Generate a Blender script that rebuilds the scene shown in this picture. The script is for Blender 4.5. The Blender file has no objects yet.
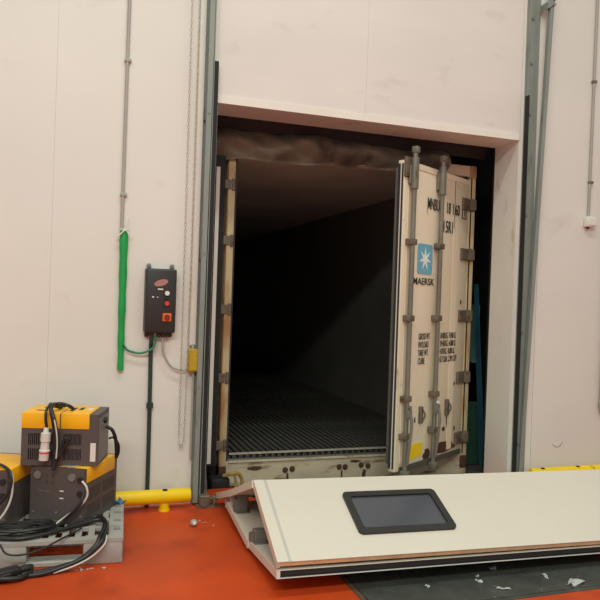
import bpy, bmesh, math, random
from mathutils import Vector, Matrix
random.seed(7)
S = bpy.context.scene
COL = S.collection

# ---------------------------------------------------------------- camera
YAW, PITCH, ROLL = math.radians(18.553), math.radians(-0.283), math.radians(1.987)
cam_d = bpy.data.cameras.new('camera'); cam = bpy.data.objects.new('camera', cam_d); COL.objects.link(cam)
cam_d.sensor_width = 36; cam_d.lens = 680 / 600 * 36; cam_d.clip_end = 100
fw = Vector((math.sin(YAW)*math.cos(PITCH), math.cos(YAW)*math.cos(PITCH), math.sin(PITCH)))
rt = Vector((math.cos(YAW), -math.sin(YAW), 0)); dn = -rt.cross(fw)
r2 = rt*math.cos(ROLL) - dn*math.sin(ROLL); d2 = dn*math.cos(ROLL) + rt*math.sin(ROLL)
m3 = Matrix((r2, -d2, -fw)).transposed()
cam.matrix_world = Matrix.Translation((0, -5.146, 1.6)) @ m3.to_4x4()
S.camera = cam

# ---------------------------------------------------------------- light
S.view_settings.view_transform = 'Standard'; S.view_settings.look = 'None'
S.view_settings.exposure = 0.0; S.view_settings.gamma = 1.0; S.view_settings.use_curve_mapping = False
W = bpy.data.worlds.new('hall_ambient'); S.world = W; W.use_nodes = True
W.node_tree.nodes['Background'].inputs[0].default_value = (.96, 1.0, 0.93, 1)
W.node_tree.nodes['Background'].inputs[1].default_value = 0.48
def area(name, loc, sx, sy, power, col=(.93, 1, .90)):
    d = bpy.data.lights.new(name, 'AREA'); d.shape = 'RECTANGLE'; d.size = sx; d.size_y = sy; d.energy = power; d.color = col
    o = bpy.data.objects.new(name, d); o.location = loc; COL.objects.link(o); return o   # points straight down
area('ceiling_lamp_rear_offscreen', (-1.6, -8.0, 6.6), 6, .9, 610)
area('ceiling_lamp_dock_offscreen', (1.4, -3.2, 7.6), 5, .5, 190)

# ---------------------------------------------------------------- materials
def lin(c):
    f = lambda v: (v/255/12.92 if v <= 10 else ((v/255+.055)/1.055)**2.4)
    return (f(c[0]), f(c[1]), f(c[2]), 1)
def mat(name, col, rough=.6, metal=0., var=.10, scale=4., bump=0., bscale=60., stain=None, alpha=None, spec=.5, stretch=(1, 1, 1), stain2=None):
    m = bpy.data.materials.new(name); m.use_nodes = True; nt = m.node_tree; N = nt.nodes; L = nt.links
    b = N['Principled BSDF']; c = lin(col)
    b.inputs['Roughness'].default_value = rough; b.inputs['Metallic'].default_value = metal
    b.inputs['Specular IOR Level'].default_value = spec
    tc = N.new('ShaderNodeTexCoord'); mp = N.new('ShaderNodeMapping'); L.new(tc.outputs['Object'], mp.inputs[0]); mp.inputs['Scale'].default_value = stretch
    def noise(sc, det=5):
        n = N.new('ShaderNodeTexNoise'); n.inputs['Scale'].default_value = sc; n.inputs['Detail'].default_value = det
        L.new(mp.outputs[0], n.inputs['Vector']); return n
    n = noise(scale); r = N.new('ShaderNodeValToRGB'); L.new(n.outputs['Fac'], r.inputs[0])
    r.color_ramp.elements[0].position = .3; r.color_ramp.elements[1].position = .7
    r.color_ramp.elements[0].color = tuple(v*(1-var) for v in c[:3]) + (1,); r.color_ramp.elements[1].color = tuple(min(1, v*(1+var*.6)) for v in c[:3]) + (1,)
    out = r.outputs[0]
    for st in (stain, stain2):
        if st:
            sc, lo, hi, sconv = st[0], st[1], st[2], lin(st[3])
            n2 = noise(sc, 8); r2_ = N.new('ShaderNodeValToRGB'); L.new(n2.outputs['Fac'], r2_.inputs[0])
            r2_.color_ramp.elements[0].position = lo; r2_.color_ramp.elements[1].position = hi
            r2_.color_ramp.elements[0].color = (0, 0, 0, 1); r2_.color_ramp.elements[1].color = (st[4],)*3 + (1,) if len(st) > 4 else (1, 1, 1, 1)
            mx = N.new('ShaderNodeMix'); mx.data_type = 'RGBA'; L.new(r2_.outputs[0], mx.inputs[0]); L.new(out, mx.inputs[6]); mx.inputs[7].default_value = sconv
            out = mx.outputs[2]
    L.new(out, b.inputs['Base Color'])
    if bump:
        n3 = noise(bscale, 4); bp = N.new('ShaderNodeBump'); bp.inputs['Strength'].default_value = bump; bp.inputs['Distance'].default_value = .01
        L.new(n3.outputs['Fac'], bp.inputs['Height']); L.new(bp.outputs[0], b.inputs['Normal'])
    return m
M = {}
M['wall'] = mat('wall_paint', (226, 220, 212), .5, var=.035, scale=1.1, stain=(2.3, .62, .8, (190, 176, 166), .5))
M['lintel_wall'] = mat('lintel_wall_paint', (226, 217, 211), .5, var=.04, scale=1.2, stain=(1.9, .6, .72, (160, 146, 138), .28), stretch=(1, 1, 2.2))
M['jamb'] = mat('jamb_lining', (226, 220, 212), .5, var=.05, scale=2, stain=(6, .63, .72, (150, 135, 120), .5), stretch=(1, 1, .4))
M['flash'] = mat('flashing_white', (236, 226, 216), .4, var=.04)
M['floor'] = mat('red_epoxy', (196, 72, 30), .45, spec=.2, var=.2, scale=1.8, bump=.05, bscale=90, stain=(3.1, .56, .74, (138, 40, 22), .6), stain2=(14, .70, .76, (196, 110, 88), .45))
M['plate'] = mat('leveller_steel', (84, 86, 80), .45, .35, var=.25, scale=7, bump=.5, bscale=130, stain=(5, .56, .75, (52, 50, 46), .8), stain2=(30, .66, .72, (150, 146, 138), .5))
M['plate_frame'] = mat('leveller_frame', (104, 84, 64), .6, .2, var=.3, scale=12, stain=(9, .5, .65, (70, 45, 30)))
M['black'] = mat('black_rubber', (26, 25, 25), .7, var=.2)
M['fabric'] = mat('shelter_fabric', (44, 41, 40), .8, var=.25, scale=3, bump=.3, bscale=12)
M['bag'] = mat('head_bag_fabric', (126, 117, 101), .75, var=.3, scale=5, bump=.6, bscale=14, stain=(4, .5, .7, (62, 52, 46), .8))
M['teal'] = mat('teal_curtain', (38, 84, 104), .6, var=.3, scale=4)
M['teal_pale'] = mat('teal_pale', (120, 168, 164), .5, var=.3, scale=6, stretch=(.4, 1, 3))
M['green_dark'] = mat('dark_green', (44, 82, 66), .6, var=.2)
M['track'] = mat('galvanised_track', (142, 147, 140), .5, .15, var=.18, scale=3, stretch=(4, 4, .6), stain=(5, .6, .75, (92, 104, 102), .7))
M['galv'] = mat('galvanised_fittings', (142, 142, 138), .4, .6, var=.2, scale=20)
M['chain'] = mat('chain_steel', (176, 170, 160), .5, .2)
M['conduit'] = mat('grey_conduit', (168, 164, 156), .5, var=.08)
M['white_pl'] = mat('white_plastic', (226, 222, 212), .45, var=.05)
M['green'] = mat('green_sleeve', (16, 158, 74), .5, var=.15, scale=9, stretch=(1, 1, .4))
M['dgreen'] = mat('dark_conduit', (40, 58, 52), .5, var=.2)
M['greencord'] = mat('green_cord', (30, 128, 90), .5)
M['yellow'] = mat('yellow_paint', (246, 206, 10), .38, var=.06, stain=(9, .68, .75, (120, 92, 20), .7))
M['yelbox'] = mat('yellow_box', (186, 150, 28), .5, var=.15, scale=20, stain=(25, .62, .7, (120, 96, 40), .6))
M['strap'] = mat('dirty_strap', (150, 124, 62), .7, var=.3, scale=30)
M['ctrl'] = mat('control_black', (44, 41, 40), .45, var=.12)
M['ctrl_side'] = mat('control_side', (84, 88, 82), .5, var=.1)
M['red'] = mat('red_plastic', (214, 60, 52), .4); M['dred'] = mat('dark_red_plastic', (150, 44, 34), .4); M['orange'] = mat('orange_plastic', (232, 112, 48), .4); M['emblem'] = mat('emblem_pink', (176, 122, 112), .5)
M['cont'] = mat('container_cream', (236, 218, 192), .5, var=.07, scale=2.5, stretch=(1.5, 1.5, .5), stain=(7, .66, .74, (140, 112, 84), .6), stain2=(22, .71, .75, (84, 60, 44), .8))
M['cont_post'] = mat('container_post', (206, 184, 146), .55, var=.14, scale=6, stretch=(1, 1, .3), stain=(6, .48, .64, (158, 100, 48), .85))
M['sill'] = mat('container_sill', (196, 180, 152), .6, var=.18, scale=5, stretch=(.5, 1, 2), stain=(8, .55, .66, (116, 84, 52), .8))
M['hinge'] = mat('hinge_steel', (118, 104, 90), .55, .25, var=.2, scale=15, stain=(18, .55, .68, (92, 60, 40)))
M['rod'] = mat('lock_rod_steel', (128, 122, 110), .5, .35, var=.18, scale=8, stretch=(1, 1, .4), stain=(10, .62, .74, (104, 70, 46)))
M['rust'] = mat('rust', (82, 52, 36), .8, var=.35, scale=20, bump=.4)
M['gasket'] = mat('gasket', (48, 46, 44), .7)
M['liner'] = mat('liner_steel', (136, 132, 126), .45, .5, var=.12, scale=2)
M['thresh'] = mat('threshold_alu', (176, 166, 150), .5, .1, var=.2, scale=10)
M['ceil_liner'] = mat('liner_ceiling', (214, 206, 194), .5, .0, var=.15, scale=1.5)
M['tfloor'] = mat('t_floor_aluminium', (128, 124, 118), .45, .7, var=.25, scale=6)
M['seal_dark'] = mat('seal_dark', (84, 80, 70), .6, var=.2)
M['print'] = mat('black_print', (42, 38, 36), .6); M['logo_blue'] = mat('print_blue', (112, 176, 200), .5, var=.03); M['logo_white'] = mat('print_white', (240, 240, 236), .5, var=.02)
M['skin'] = mat('door_skin_white', (214, 203, 188), .42, var=.03, scale=1.5, stain=(6, .7, .8, (206, 190, 166), .5))
M['skin_back'] = mat('door_skin_grey', (206, 204, 196), .5, var=.05)
M['core'] = mat('foam_core', (226, 188, 146), .8, var=.15, scale=12, bump=.3)
M['stile'] = mat('stile_grey', (188, 182, 172), .45, .0, var=.05)
M['bracket'] = mat('hinge_bracket', (116, 112, 106), .55, .1, var=.15)
M['frame_blk'] = mat('window_frame_black', (42, 40, 38), .45, var=.1)
M['c_grey'] = mat('charger_grey', (86, 77, 74), .5, var=.06, scale=5)
M['c_yel'] = mat('charger_yellow', (252, 182, 18), .42, var=.05)
M['c_blk'] = mat('charger_black', (36, 32, 31), .6)
M['c_mid'] = mat('charger_mid', (124, 118, 114), .45)
M['pallet'] = mat('pallet_plastic', (166, 161, 154), .55, var=.12, scale=6, stain=(8, .6, .74, (110, 104, 96), .7))
M['cable'] = mat('cable_black', (30, 28, 28), .45); M['cable_w'] = mat('cable_pale', (206, 200, 190), .5)
M['plug'] = mat('plug_pale', (216, 207, 200), .45); M['paper'] = mat('paper', (228, 226, 222), .7); M['blue'] = mat('blue_plastic', (84, 152, 206), .4)
M['sticker'] = mat('sticker', (222, 214, 206), .5)
M['ground'] = mat('outside_concrete', (70, 66, 62), .9, var=.2)
def glassy():
    m = mat('window_pane_smoked', (74, 76, 84), .12, var=.06, scale=3, spec=.6); return m
M['pane'] = glassy()

# ---------------------------------------------------------------- mesh helpers
class MB:
    def __init__(s): s.bm = bmesh.new()
    def _app(s, verts, faces):
        vs = [s.bm.verts.new(v) for v in verts]
        for f in faces:
            try: s.bm.faces.new([vs[i] for i in f])
            except ValueError: pass
        return s
    def box(s, x0, x1, y0, y1, z0, z1, bev=0, seg=1, T=None):
        b = bmesh.new(); bmesh.ops.create_cube(b, size=1)
        for v in b.verts: v.co = Vector(((x0+x1)/2 + v.co.x*(x1-x0), (y0+y1)/2 + v.co.y*(y1-y0), (z0+z1)/2 + v.co.z*(z1-z0)))
        if bev: bmesh.ops.bevel(b, geom=b.edges[:], offset=bev, segments=seg, affect='EDGES', profile=.5)
        vs = [T(v.co) if T else v.co.copy() for v in b.verts]; b.verts.index_update()
        s._app(vs, [[v.index for v in f.verts] for f in b.faces]); b.free(); return s
    def prism(s, poly, a0, a1, ax='y', T=None):
        def P(p, a):
            q = {'x': (a, p[0], p[1]), 'y': (p[0], a, p[1]), 'z': (p[0], p[1], a)}[ax]; return T(Vector(q)) if T else Vector(q)
        n = len(poly); vs = [P(p, a0) for p in poly] + [P(p, a1) for p in poly]
        s._app(vs, [list(range(n))[::-1], list(range(n, 2*n))] + [[i, (i+1) % n, n+(i+1) % n, n+i] for i in range(n)]); return s
    def tube(s, pts, r, seg=10, smooth=True, cap=True):
        pts = [Vector(p) for p in pts]
        if smooth and len(pts) > 2:
            q = []
            for i in range(len(pts)-1):
                p0 = pts[max(0, i-1)]; p1 = pts[i]; p2 = pts[i+1]; p3 = pts[min(len(pts)-1, i+2)]
                for k in range(6):
                    t = k/6; q.append(.5*((2*p1) + (p2-p0)*t + (2*p0-5*p1+4*p2-p3)*t*t + (3*p1-p0-3*p2+p3)*t**3))
            q.append(pts[-1]); pts = q
        rs = r if isinstance(r, (list, tuple)) else [r]*len(pts)
        rings = []; up = None
        for i, p in enumerate(pts):
            t = (pts[min(i+1, len(pts)-1)] - pts[max(i-1, 0)]).normalized()
            if up is None:
                up = Vector((0, 0, 1)) if abs(t.z) < .9 else Vector((1, 0, 0))
            a = (up - t*up.dot(t)).normalized(); up = a; b = t.cross(a)
            rings.append([p + (a*math.cos(2*math.pi*k/seg) + b*math.sin(2*math.pi*k/seg))*rs[i] for k in range(seg)])
        vs = [v for R in rings for v in R]; fs = []
        for i in range(len(rings)-1):
            for k in range(seg): fs.append([i*seg+k, i*seg+(k+1) % seg, (i+1)*seg+(k+1) % seg, (i+1)*seg+k])
        if cap: fs += [list(range(seg))[::-1], list(range((len(rings)-1)*seg, len(rings)*seg))]
        s._app(vs, fs); return s
    def cyl(s, p0, p1, r, seg=16): return s.tube([p0, p1], r, seg, False)
    def sphere(s, c, r, sc=(1, 1, 1), seg=16):
        b = bmesh.new(); bmesh.ops.create_uvsphere(b, u_segments=seg, v_segments=seg//2, radius=r); b.verts.index_update()
        s._app([Vector((c[0]+v.co.x*sc[0], c[1]+v.co.y*sc[1], c[2]+v.co.z*sc[2])) for v in b.verts], [[v.index for v in f.verts] for f in b.faces]); b.free(); return s
    def grid(s, fn, nu, nv, thick=0):
        vs = [fn(i/nu, j/nv) for i in range(nu+1) for j in range(nv+1)]
        s._app(vs, [[i*(nv+1)+j, (i+1)*(nv+1)+j, (i+1)*(nv+1)+j+1, i*(nv+1)+j+1] for i in range(nu) for j in range(nv)]); return s
    def build(s, name, m, parent=None, smooth=True, loc=None, rz=None):
        bmesh.ops.recalc_face_normals(s.bm, faces=s.bm.faces[:])
        me = bpy.data.meshes.new(name); s.bm.to_mesh(me); s.bm.free(); me.materials.append(M[m] if isinstance(m, str) else m)
        o = bpy.data.objects.new(name, me); COL.objects.link(o)
        if parent: o.parent = parent
        if loc: o.location = loc
        if rz is not None: o.rotation_euler.z = rz
        if smooth:
            me.polygons.foreach_set('use_smooth', [True]*len(me.polygons)); me.set_sharp_from_angle(angle=math.radians(35))
        return o
def pierced(mb, u0, u1, v0, v1, holes, add):
    vs = sorted({v0, v1} | {h[2] for h in holes} | {h[3] for h in holes})
    for a, b in zip(vs, vs[1:]):
        if b-a < 1e-6: continue
        u = u0
        for h in sorted(h for h in holes if h[2] < (a+b)/2 < h[3]):
            if h[0] > u: add(mb, u, h[0], a, b)
            u = h[1]
        if u < u1: add(mb, u, u1, a, b)
    return mb
def empty(name, loc=(0, 0, 0), rz=0):
    o = bpy.data.objects.new(name, None); o.empty_display_size = .1; COL.objects.link(o); o.location = loc; o.rotation_euler.z = rz; return o
def tag(o, label=None, cat=None, group=None, kind=None):
    if label: o['label'] = label
    if cat: o['category'] = cat
    if group: o['group'] = group
    if kind: o['kind'] = kind
    return o
def share(src, name, parent, loc=None, rot=None):
    o = bpy.data.objects.new(name, src.data); COL.objects.link(o); o.parent = parent
    if loc is not None: o.location = loc
    if rot is not None: o.rotation_euler = rot
    return o
def lettering(name, txt, size, m, parent, loc, sx=1., align='LEFT', rot=(math.pi/2, 0, 0), depth=.0008):
    cu = bpy.data.curves.new(name, 'FONT'); cu.body = txt; cu.size = size; cu.align_x = align; cu.extrude = depth; cu.resolution_u = 3
    cu.offset = size*.007
    t = bpy.data.objects.new('tmp', cu); COL.objects.link(t); bpy.context.view_layer.update()
    me = bpy.data.meshes.new_from_object(t.evaluated_get(bpy.context.evaluated_depsgraph_get()))
    bpy.data.objects.remove(t); bpy.data.curves.remove(cu)
    for v in me.vertices: v.co.x *= sx
    me.name = name; me.materials.clear(); me.materials.append(M[m])
    o = bpy.data.objects.new(name, me); COL.objects.link(o); o.parent = parent; o.location = loc; o.rotation_euler = rot; return o

# ================================================================ SETTING
OX0, OX1, OZ, TH = 1.0, 3.74, 3.07, .34     # opening and wall thickness
LX0, LX1, LY = 1.535, 3.24, -2.02           # dock leveller
fl = MB()
fl.box(-4.5, LX0-.03, -12, .34, -.05, 0); fl.box(LX1+.03, 9, -12, .34, -.05, 0); fl.box(LX0-.03, LX1+.03, -12, LY-.03, -.05, 0)
tag(fl.build('floor', 'floor', smooth=False), 'red painted concrete warehouse floor', 'floor', kind='structure')
wf = empty('wall_front'); tag(wf, 'pale insulated panel wall around the loading opening', 'wall', kind='structure')
def wp(x0, x1, z0, z1, m='wall', g=.0012):
    MB().box(x0+g, x1-g, 0, TH, z0, z1).build('wall_panel', m, wf, smooth=False)
wp(-4.5, -1.35, 0, 6.5); wp(-1.35, -.15, 0, 6.5, g=.0004); wp(-.15, OX0, 0, 6.5, g=.0004)
wp(OX0, 2.238, OZ, 6.5, 'lintel_wall', .0006); wp(2.238, OX1, OZ, 6.5, 'lintel_wall', .0006)
wp(OX1, 3.975, 0, 6.5, g=.002); wp(3.975, 5.15, 0, 6.5, g=.002); wp(5.15, 9, 0, 6.5)
MB().box(-4.4, 8.9, .12, .2, 3.4, 6.4).box(-4.4, OX0-.05, .12, .2, .05, 3.4).box(OX1+.05, 8.9, .12, .2, .05, 3.4).build('wall_core', 'core', wf, smooth=False)
# jamb and lintel lining
tr = MB().box(OX1-.012, OX1, -.004, TH+.01, 0, OZ)
tag(tr.build('trim_1', 'jamb', smooth=False), 'pale lining of the opening jamb', 'trim', kind='structure')
tr = MB().box(OX0, OX0+.01, -.004, TH+.01, 0, OZ)
tag(tr.build('trim_2', 'jamb', smooth=False), 'pale lining of the opening jamb', 'trim', kind='structure')
tr = MB().box(OX0, OX1, -.004, TH+.01, OZ-.012, OZ)
tag(tr.build('trim_3', 'jamb', smooth=False), 'pale soffit lining of the opening', 'trim', kind='structure')
tr = MB().box(OX0, OX1-.01, -.012, 0, OZ-.014, OZ+.045)
tag(tr.build('trim_4', 'flash', smooth=False), 'white angle flashing along the lintel edge', 'trim', kind='structure')
gd = MB().box(-2, 7, .345, 15, -.5, -.065)
tag(gd.build('dock_apron', 'ground', smooth=False), 'dark concrete apron outside the dock', 'ground', kind='structure')

# dock leveller
dl = empty('dock_leveller', (LX0, LY, -.02)); tag(dl, 'dark worn steel dock leveller plate set into red floor', 'dock leveller')
wL, dL = LX1-LX0, .33-LY
MB().box(.012, wL-.012, .012, dL, -.02, .02).build('deck_plate', 'plate', dl, smooth=False)
MB().box(-.028, .004, -.028, dL, -.03, .022).build('frame_angle', 'plate_frame', dl, smooth=False)
MB().box(wL-.004, wL+.028, -.028, dL, -.03, .022).build('frame_angle', 'plate_frame', dl, smooth=False)
MB().box(.004, wL-.004, -.028, .004, -.03, .0215).build('frame_angle', 'plate', dl, smooth=False)
MB().box(.004, wL-.004, .004, dL, -.035, -.021).build('pit_liner', 'ground', dl, smooth=False)

# ================================================================ CONTAINER
CX, CY, CZ = 2.46, .58, -.06
ct = empty('shipping_container', (CX, CY, CZ)); tag(ct, 'cream refrigerated shipping container backed into the dock opening', 'container')
hw = 1.22; CL = 11.6; zt = 2.98; zf = .275   # local z (world = local - .06)
MB().box(-hw, hw, .12, CL, zt-.09, zt).build('roof', 'cont', ct, smooth=False)
for s in (-1, 1):
    x0, x1 = (-hw, -hw+.07) if s < 0 else (hw-.07, hw)
    MB().box(x0, x1, .12, CL, .02, zt-.09).build('side_wall', 'cont', ct, smooth=False)
    lx = (-hw+.07, -hw+.078) if s < 0 else (hw-.078, hw-.07)
    MB().box(lx[0], lx[1], .10, CL-.1, zf, zt-.1).build('wall_liner', 'liner', ct, smooth=False)
    kx = (-hw+.078, -hw+.1) if s < 0 else (hw-.1, hw-.078)
    MB().box(kx[0], kx[1], .14, CL-.1, zf, .62).build('kick_plate', 'liner', ct, smooth=False)
    # corner post: flange plus inner return
    px = (-hw, -hw+.062) if s < 0 else (hw-.075, hw)
    MB().box(px[0], px[1], 0, .12, .0, zt, .008, 2).build('corner_post', 'cont_post', ct)
    ex = px[1]+.018 if s < 0 else px[0]-.018
    MB().box(min(ex, px[1] if s < 0 else px[0]), max(ex, px[1] if s < 0 else px[0]), .03, .12, .2, zt-.1).build('door_seal_rebate', 'gasket', ct, smooth=False)
    for z in (.06+.06, zt-.06):
        MB().box(px[0]-.0, px[1]+.0, -.012, .14, z-.06, z+.06, .01, 2).build('corner_casting', 'rust' if z < 1 else 'cont_post', ct)
MB().box(-hw+.07, hw-.07, CL-.12, CL, .02, zt-.09).build('bulkhead', 'liner', ct, smooth=False)
MB().box(-hw+.07, hw-.07, .09, CL-.1, zt-.11, zt-.09).build('ceiling_liner', 'ceil_liner', ct, smooth=False)
MB().box(-hw+.06, hw-.06, 0, .13, zt-.105, zt, .008).build('header_beam', 'cont', ct)
# sill with recessed channel, drain slots and bolts
sl = MB().box(-hw+.06, hw-.06, 0, .12, .0, .215, .006)
sl.build('sill', 'sill', ct)
MB().box(-hw+.08, hw-.08, -.012, .02, .205, .222, .003).build('sill_lip', 'sill', ct)
MB().box(-hw+.08, hw-.08, .03, .14, .215, .232).build('drain_channel', 'liner', ct, smooth=False)
MB().box(-hw+.09, hw-.09, .022, .034, zf-.004, zf+.012).build('threshold_strip', 'thresh', ct, smooth=False)
MB().box(-hw+.08, hw-.08, .12, CL-.1, .19, .236).build('floor_pan', 'liner', ct, smooth=False)
nb = 38; pitch = (2*hw-.2)/nb; tb = None
for i in range(nb):
    x = -hw+.1+pitch*(i+.5)
    if tb is None:
        mb = MB(); mb.box(-.017, .017, .03, CL-.2, zf-.008, zf); mb.box(-.004, .004, .03, CL-.2, .232, zf-.008); tb = mb.build('floor_bar', 'tfloor', ct, smooth=False); tb.location.x = x
    else: share(tb, 'floor_bar', ct, (x, 0, 0))
for (a, z) in ((-.622, .122), (-.557, .128), (-.108, .125), (-.049, .122), (.109, .133), (.179, .121)):
    MB().cyl((a, .002, z), (a, -.014, z), .017, 6).cyl((a, .002, z), (a, -.004, z), .026, 14).build('bolt', 'rust', ct)
for (a, z, w_, h_) in ((-.60, .06, .03, .10), (-.08, .05, .022, .12), (.14, .05, .05, .11), (.05, .17, .12, .03), (-.9, .15, .16, .04)):
    pts = []
    for k in range(14):
        t = 2*math.pi*k/14; rr = random.uniform(.6, 1.1); pts.append((a+w_/2*rr*math.cos(t), z+h_/2*rr*math.sin(t)))
    MB().prism(pts, -.0012, .001, 'y').build('rust_patch', 'rust', ct, smooth=False)
HZ = [z+.06 for z in (2.54, 2.06, 1.47, .88, .30)]
# ---- door builder (local: hinge at x=0, free edge at -DW, exterior face y=0 looking -y)
DW, DT, DZ0, DZ1 = 1.178, .085, .155+.06, 2.775+.06
def door_slab(parent, loc, rz, mirror=1):
    d = MB().box(-DW*mirror if mirror > 0 else 0, 0 if mirror > 0 else DW, 0, DT-.02, DZ0, DZ1, .006, 2).build('door', 'cont', parent, loc=loc, rz=rz)
    a, b = (-DW+.03, -.05) if mirror > 0 else (.05, DW-.03)
    MB().box(a, b, DT-.02, DT+.03, DZ0+.05, DZ1-.05, .012, 2).build('inner_lining', 'liner', d)
    ga, gb = (-DW-.012, -DW+.02) if mirror > 0 else (DW-.02, DW+.012)
    MB().box(ga, gb, .012, .022, DZ0+.03, DZ1-.03).build('gasket', 'gasket', d, smooth=False)
    MB().box(ga+.004, gb-.004, .028, .036, DZ0+.03, DZ1-.03).build('gasket_lip', 'flash', d, smooth=False)
    MB().box(ga, gb, .042, .06, DZ0+.03, DZ1-.03).build('gasket', 'gasket', d, smooth=False)
    for z in HZ:
        x0, x1 = (-.15, .018) if mirror > 0 else (-.018, .13)
        h = MB().box(x0, x1, -.022, .004, z-.055, z+.055, .005)
        h.cyl((.022*mirror, -.012, z-.06), (.022*mirror, -.012, z+.06), .02, 10)
        h.build('hinge', 'hinge', d)
    return d
TH_D = math.radians(31)
dr = door_slab(ct, (3.612-CX, 0, 0), TH_D)
# post-side hinge lugs and vertical strip between hinges
for s in (-1, 1):
    for z in HZ:
        x = s*(hw-.052)
        MB().box(x-(.035 if s > 0 else .022), x+(.05 if s > 0 else .006), -(.03 if s > 0 else .012), .004, z-.052, z+.052, .005).build('hinge_lug', 'hinge', ct)
# door surface: shallow vertical ribs, top and bottom rails
MB().box(3.624-CX, 3.636-CX, -.004, .01, .2, zt-.1).build('door_gap_seal', 'black', ct, smooth=False)
MB().box(-DW+.02, -.01, -.006, .002, DZ1-.05, DZ1+.002, .002).build('top_rail', 'cont', dr)
MB().box(-DW+.06, -.02, -.012, .002, DZ0-.012, DZ0+.035, .003).build('bottom_seal', 'seal_dark', dr)
MB().box(-DW-.01, -DW+.09, -.02, .004, 2.634+.06, 2.80+.06, .004).build('edge_plate', 'hinge', dr)
MB().box(-.29, -.284, -.003, .001, 2.29+.06, 2.77+.06).build('seam', 'gasket', dr, smooth=False)
MB().box(-.30, -.20, -.004, .001, DZ0+.06, 2.25+.06, .003).build('rib', 'cont', dr)
MB().box(-1.115, -1.055, -.005, .001, DZ0+.06, 2.6+.06, .003).build('rib', 'cont', dr)
for sx_, top, sl in ((-1.092, 2.875, 2.538), (-.615, 2.882, 2.552)):
    r = MB().cyl((sx_, -.045, .12+.06), (sx_, -.045, top+.06), .0215, 14).build('lock_rod', 'rod', dr)
    sh = MB().cyl((sx_, -.045, sl+.06), (sx_, -.045, 2.80+.06), .034, 14); sh.box(sx_-.04, sx_+.04, -.03, .0, sl+.04+.06, sl+.2+.06, .006); sh.build('guide_sleeve', 'rod', r)
    MB().box(sx_-.026, sx_+.03, -.075, -.02, top-.035+.06, top+.02+.06, .008, 2).build('cam', 'rod', r)
    MB().box(sx_-.03, sx_+.035, -.08, -.015, .10+.06, .165+.06, .008, 2).build('cam', 'rod', r)
    for z in (2.093, 1.45, .77, .45):
        MB().box(sx_-.046, sx_+.046, -.068, .001, z-.026+.06, z+.026+.06, .008, 2).build('rod_bracket', 'hinge', r)
    # handle hub and bar
    hb = MB().box(sx_-.03, sx_+.035, -.085, -.05, .60+.06, .68+.06, .008, 2); hb.tube([(sx_+.0, -.085, .65+.06), (sx_+.0, -.1, .55+.06), (sx_-.015, -.09, .36+.06), (sx_-.015, -.075, .22+.06)], .014, 8)
    hb.build('handle', 'rod', r)
    MB().cyl((sx_, -.07, .70+.06), (sx_, -.088, .70+.06), .016, 10).build('rivet', 'white_pl' if sx_ > -.85 else 'rod', r)
for x, z in ((-.33, .62), (-.80, .60)):
    MB().box(x-.022, x+.022, -.03, .001, z-.075+.06, z+.075+.06, .006).tube([(x, -.03, z+.11), (x+.012, -.05, z+.06), (x, -.03, z+.0)], .008, 8).build('handle_keeper', 'hinge', dr)
def blob(name, x, z, w_, h_, m, par=dr, y=-.0035, n=16, seed=1):
    rn = random.Random(seed); pts = []
    for k in range(n):
        t = 2*math.pi*k/n; rr = rn.uniform(.65, 1.1); pts.append((x+w_/2*rr*math.cos(t), z+h_/2*rr*math.sin(t)))
    return MB().prism(pts, y, .001, 'y').build(name, m, par, smooth=False)
MB().prism([(-.98, .22+.06), (-.80, .235+.06), (-.745, .24+.06), (-.735, .345+.06), (-.86, .36+.06), (-.985, .335+.06)], -.0035, .001, 'y').build('yellow_patch', 'yellow', dr, smooth=False)
blob('rust_patch', -.32, .25+.06, .42, .14, 'rust', seed=4)
blob('rust_patch', -.66, .225+.06, .13, .11, 'rust', seed=5)
blob('rust_patch', -.29, .50+.06, .05, .16, 'rust', seed=6)
blob('rust_patch', -.36, .42+.06, .07, .05, 'rust', seed=7)
blob('rust_patch', -.107, 1.60+.06, .03, .05, 'rust', seed=8)
blob('rust_patch', -1.08, 1.22+.06, .02, .30, 'rust', seed=9)
blob('rust_patch', -1.06, .86+.06, .05, .16, 'rust', seed=10)
blob('rust_patch', -.25, .82+.06, .03, .03, 'rust', seed=11)
blob('rust_patch', -.18, .83+.06, .025, .04, 'rust', seed=12)
blob('rust_patch', -.88, .56+.06, .025, .06, 'rust', seed=13)
blob('rust_patch', -.15, .40+.06, .03, .05, 'rust', seed=14)
# printing
def pl(txt, size, x, z, sx): lettering('lettering', txt, size, 'print', dr, (x-.045, -.0062, z+.06), sx)
pl('MNBU', .145, -.752, 2.412, .52); pl('3', .145, -.515, 2.412, .6); pl('18', .145, -.415, 2.412, .62); pl('1', .145, -.30, 2.412, .6); pl('60', .145, -.245, 2.412, .66)
pl('1', .125, -.075, 2.42, .8)
fr = MB()
for b in ((-.098, -.09, 2.395, 2.52), (-.022, -.014, 2.395, 2.52), (-.098, -.014, 2.395, 2.403), (-.098, -.014, 2.512, 2.52)):
    fr.box(b[0]-.045, b[1]-.045, -.0068, -.0004, b[2]+.06, b[3]+.06)
fr.build('check_digit_box', 'print', dr, smooth=False)
pl('4', .155, -.475, 2.235, .56); pl('5R1', .155, -.413, 2.235, .62)
for k, (a, b) in enumerate((('GROSS WT.', '34 000 KG.  74,960 LB.'), ('PAYLOAD', '29 430 KG.  64,880 LB.'), ('TARE WT.', '4 570 KG.  10,080 LB.'), ('CUBE', '67.7 CU.M.  2,390 CU.FT'))):
    z = 1.262-k*.072; pl(a, .078, -.825, z, .5 if k != 3 else .6); pl(b, .078, -.44, z, .40)
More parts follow.
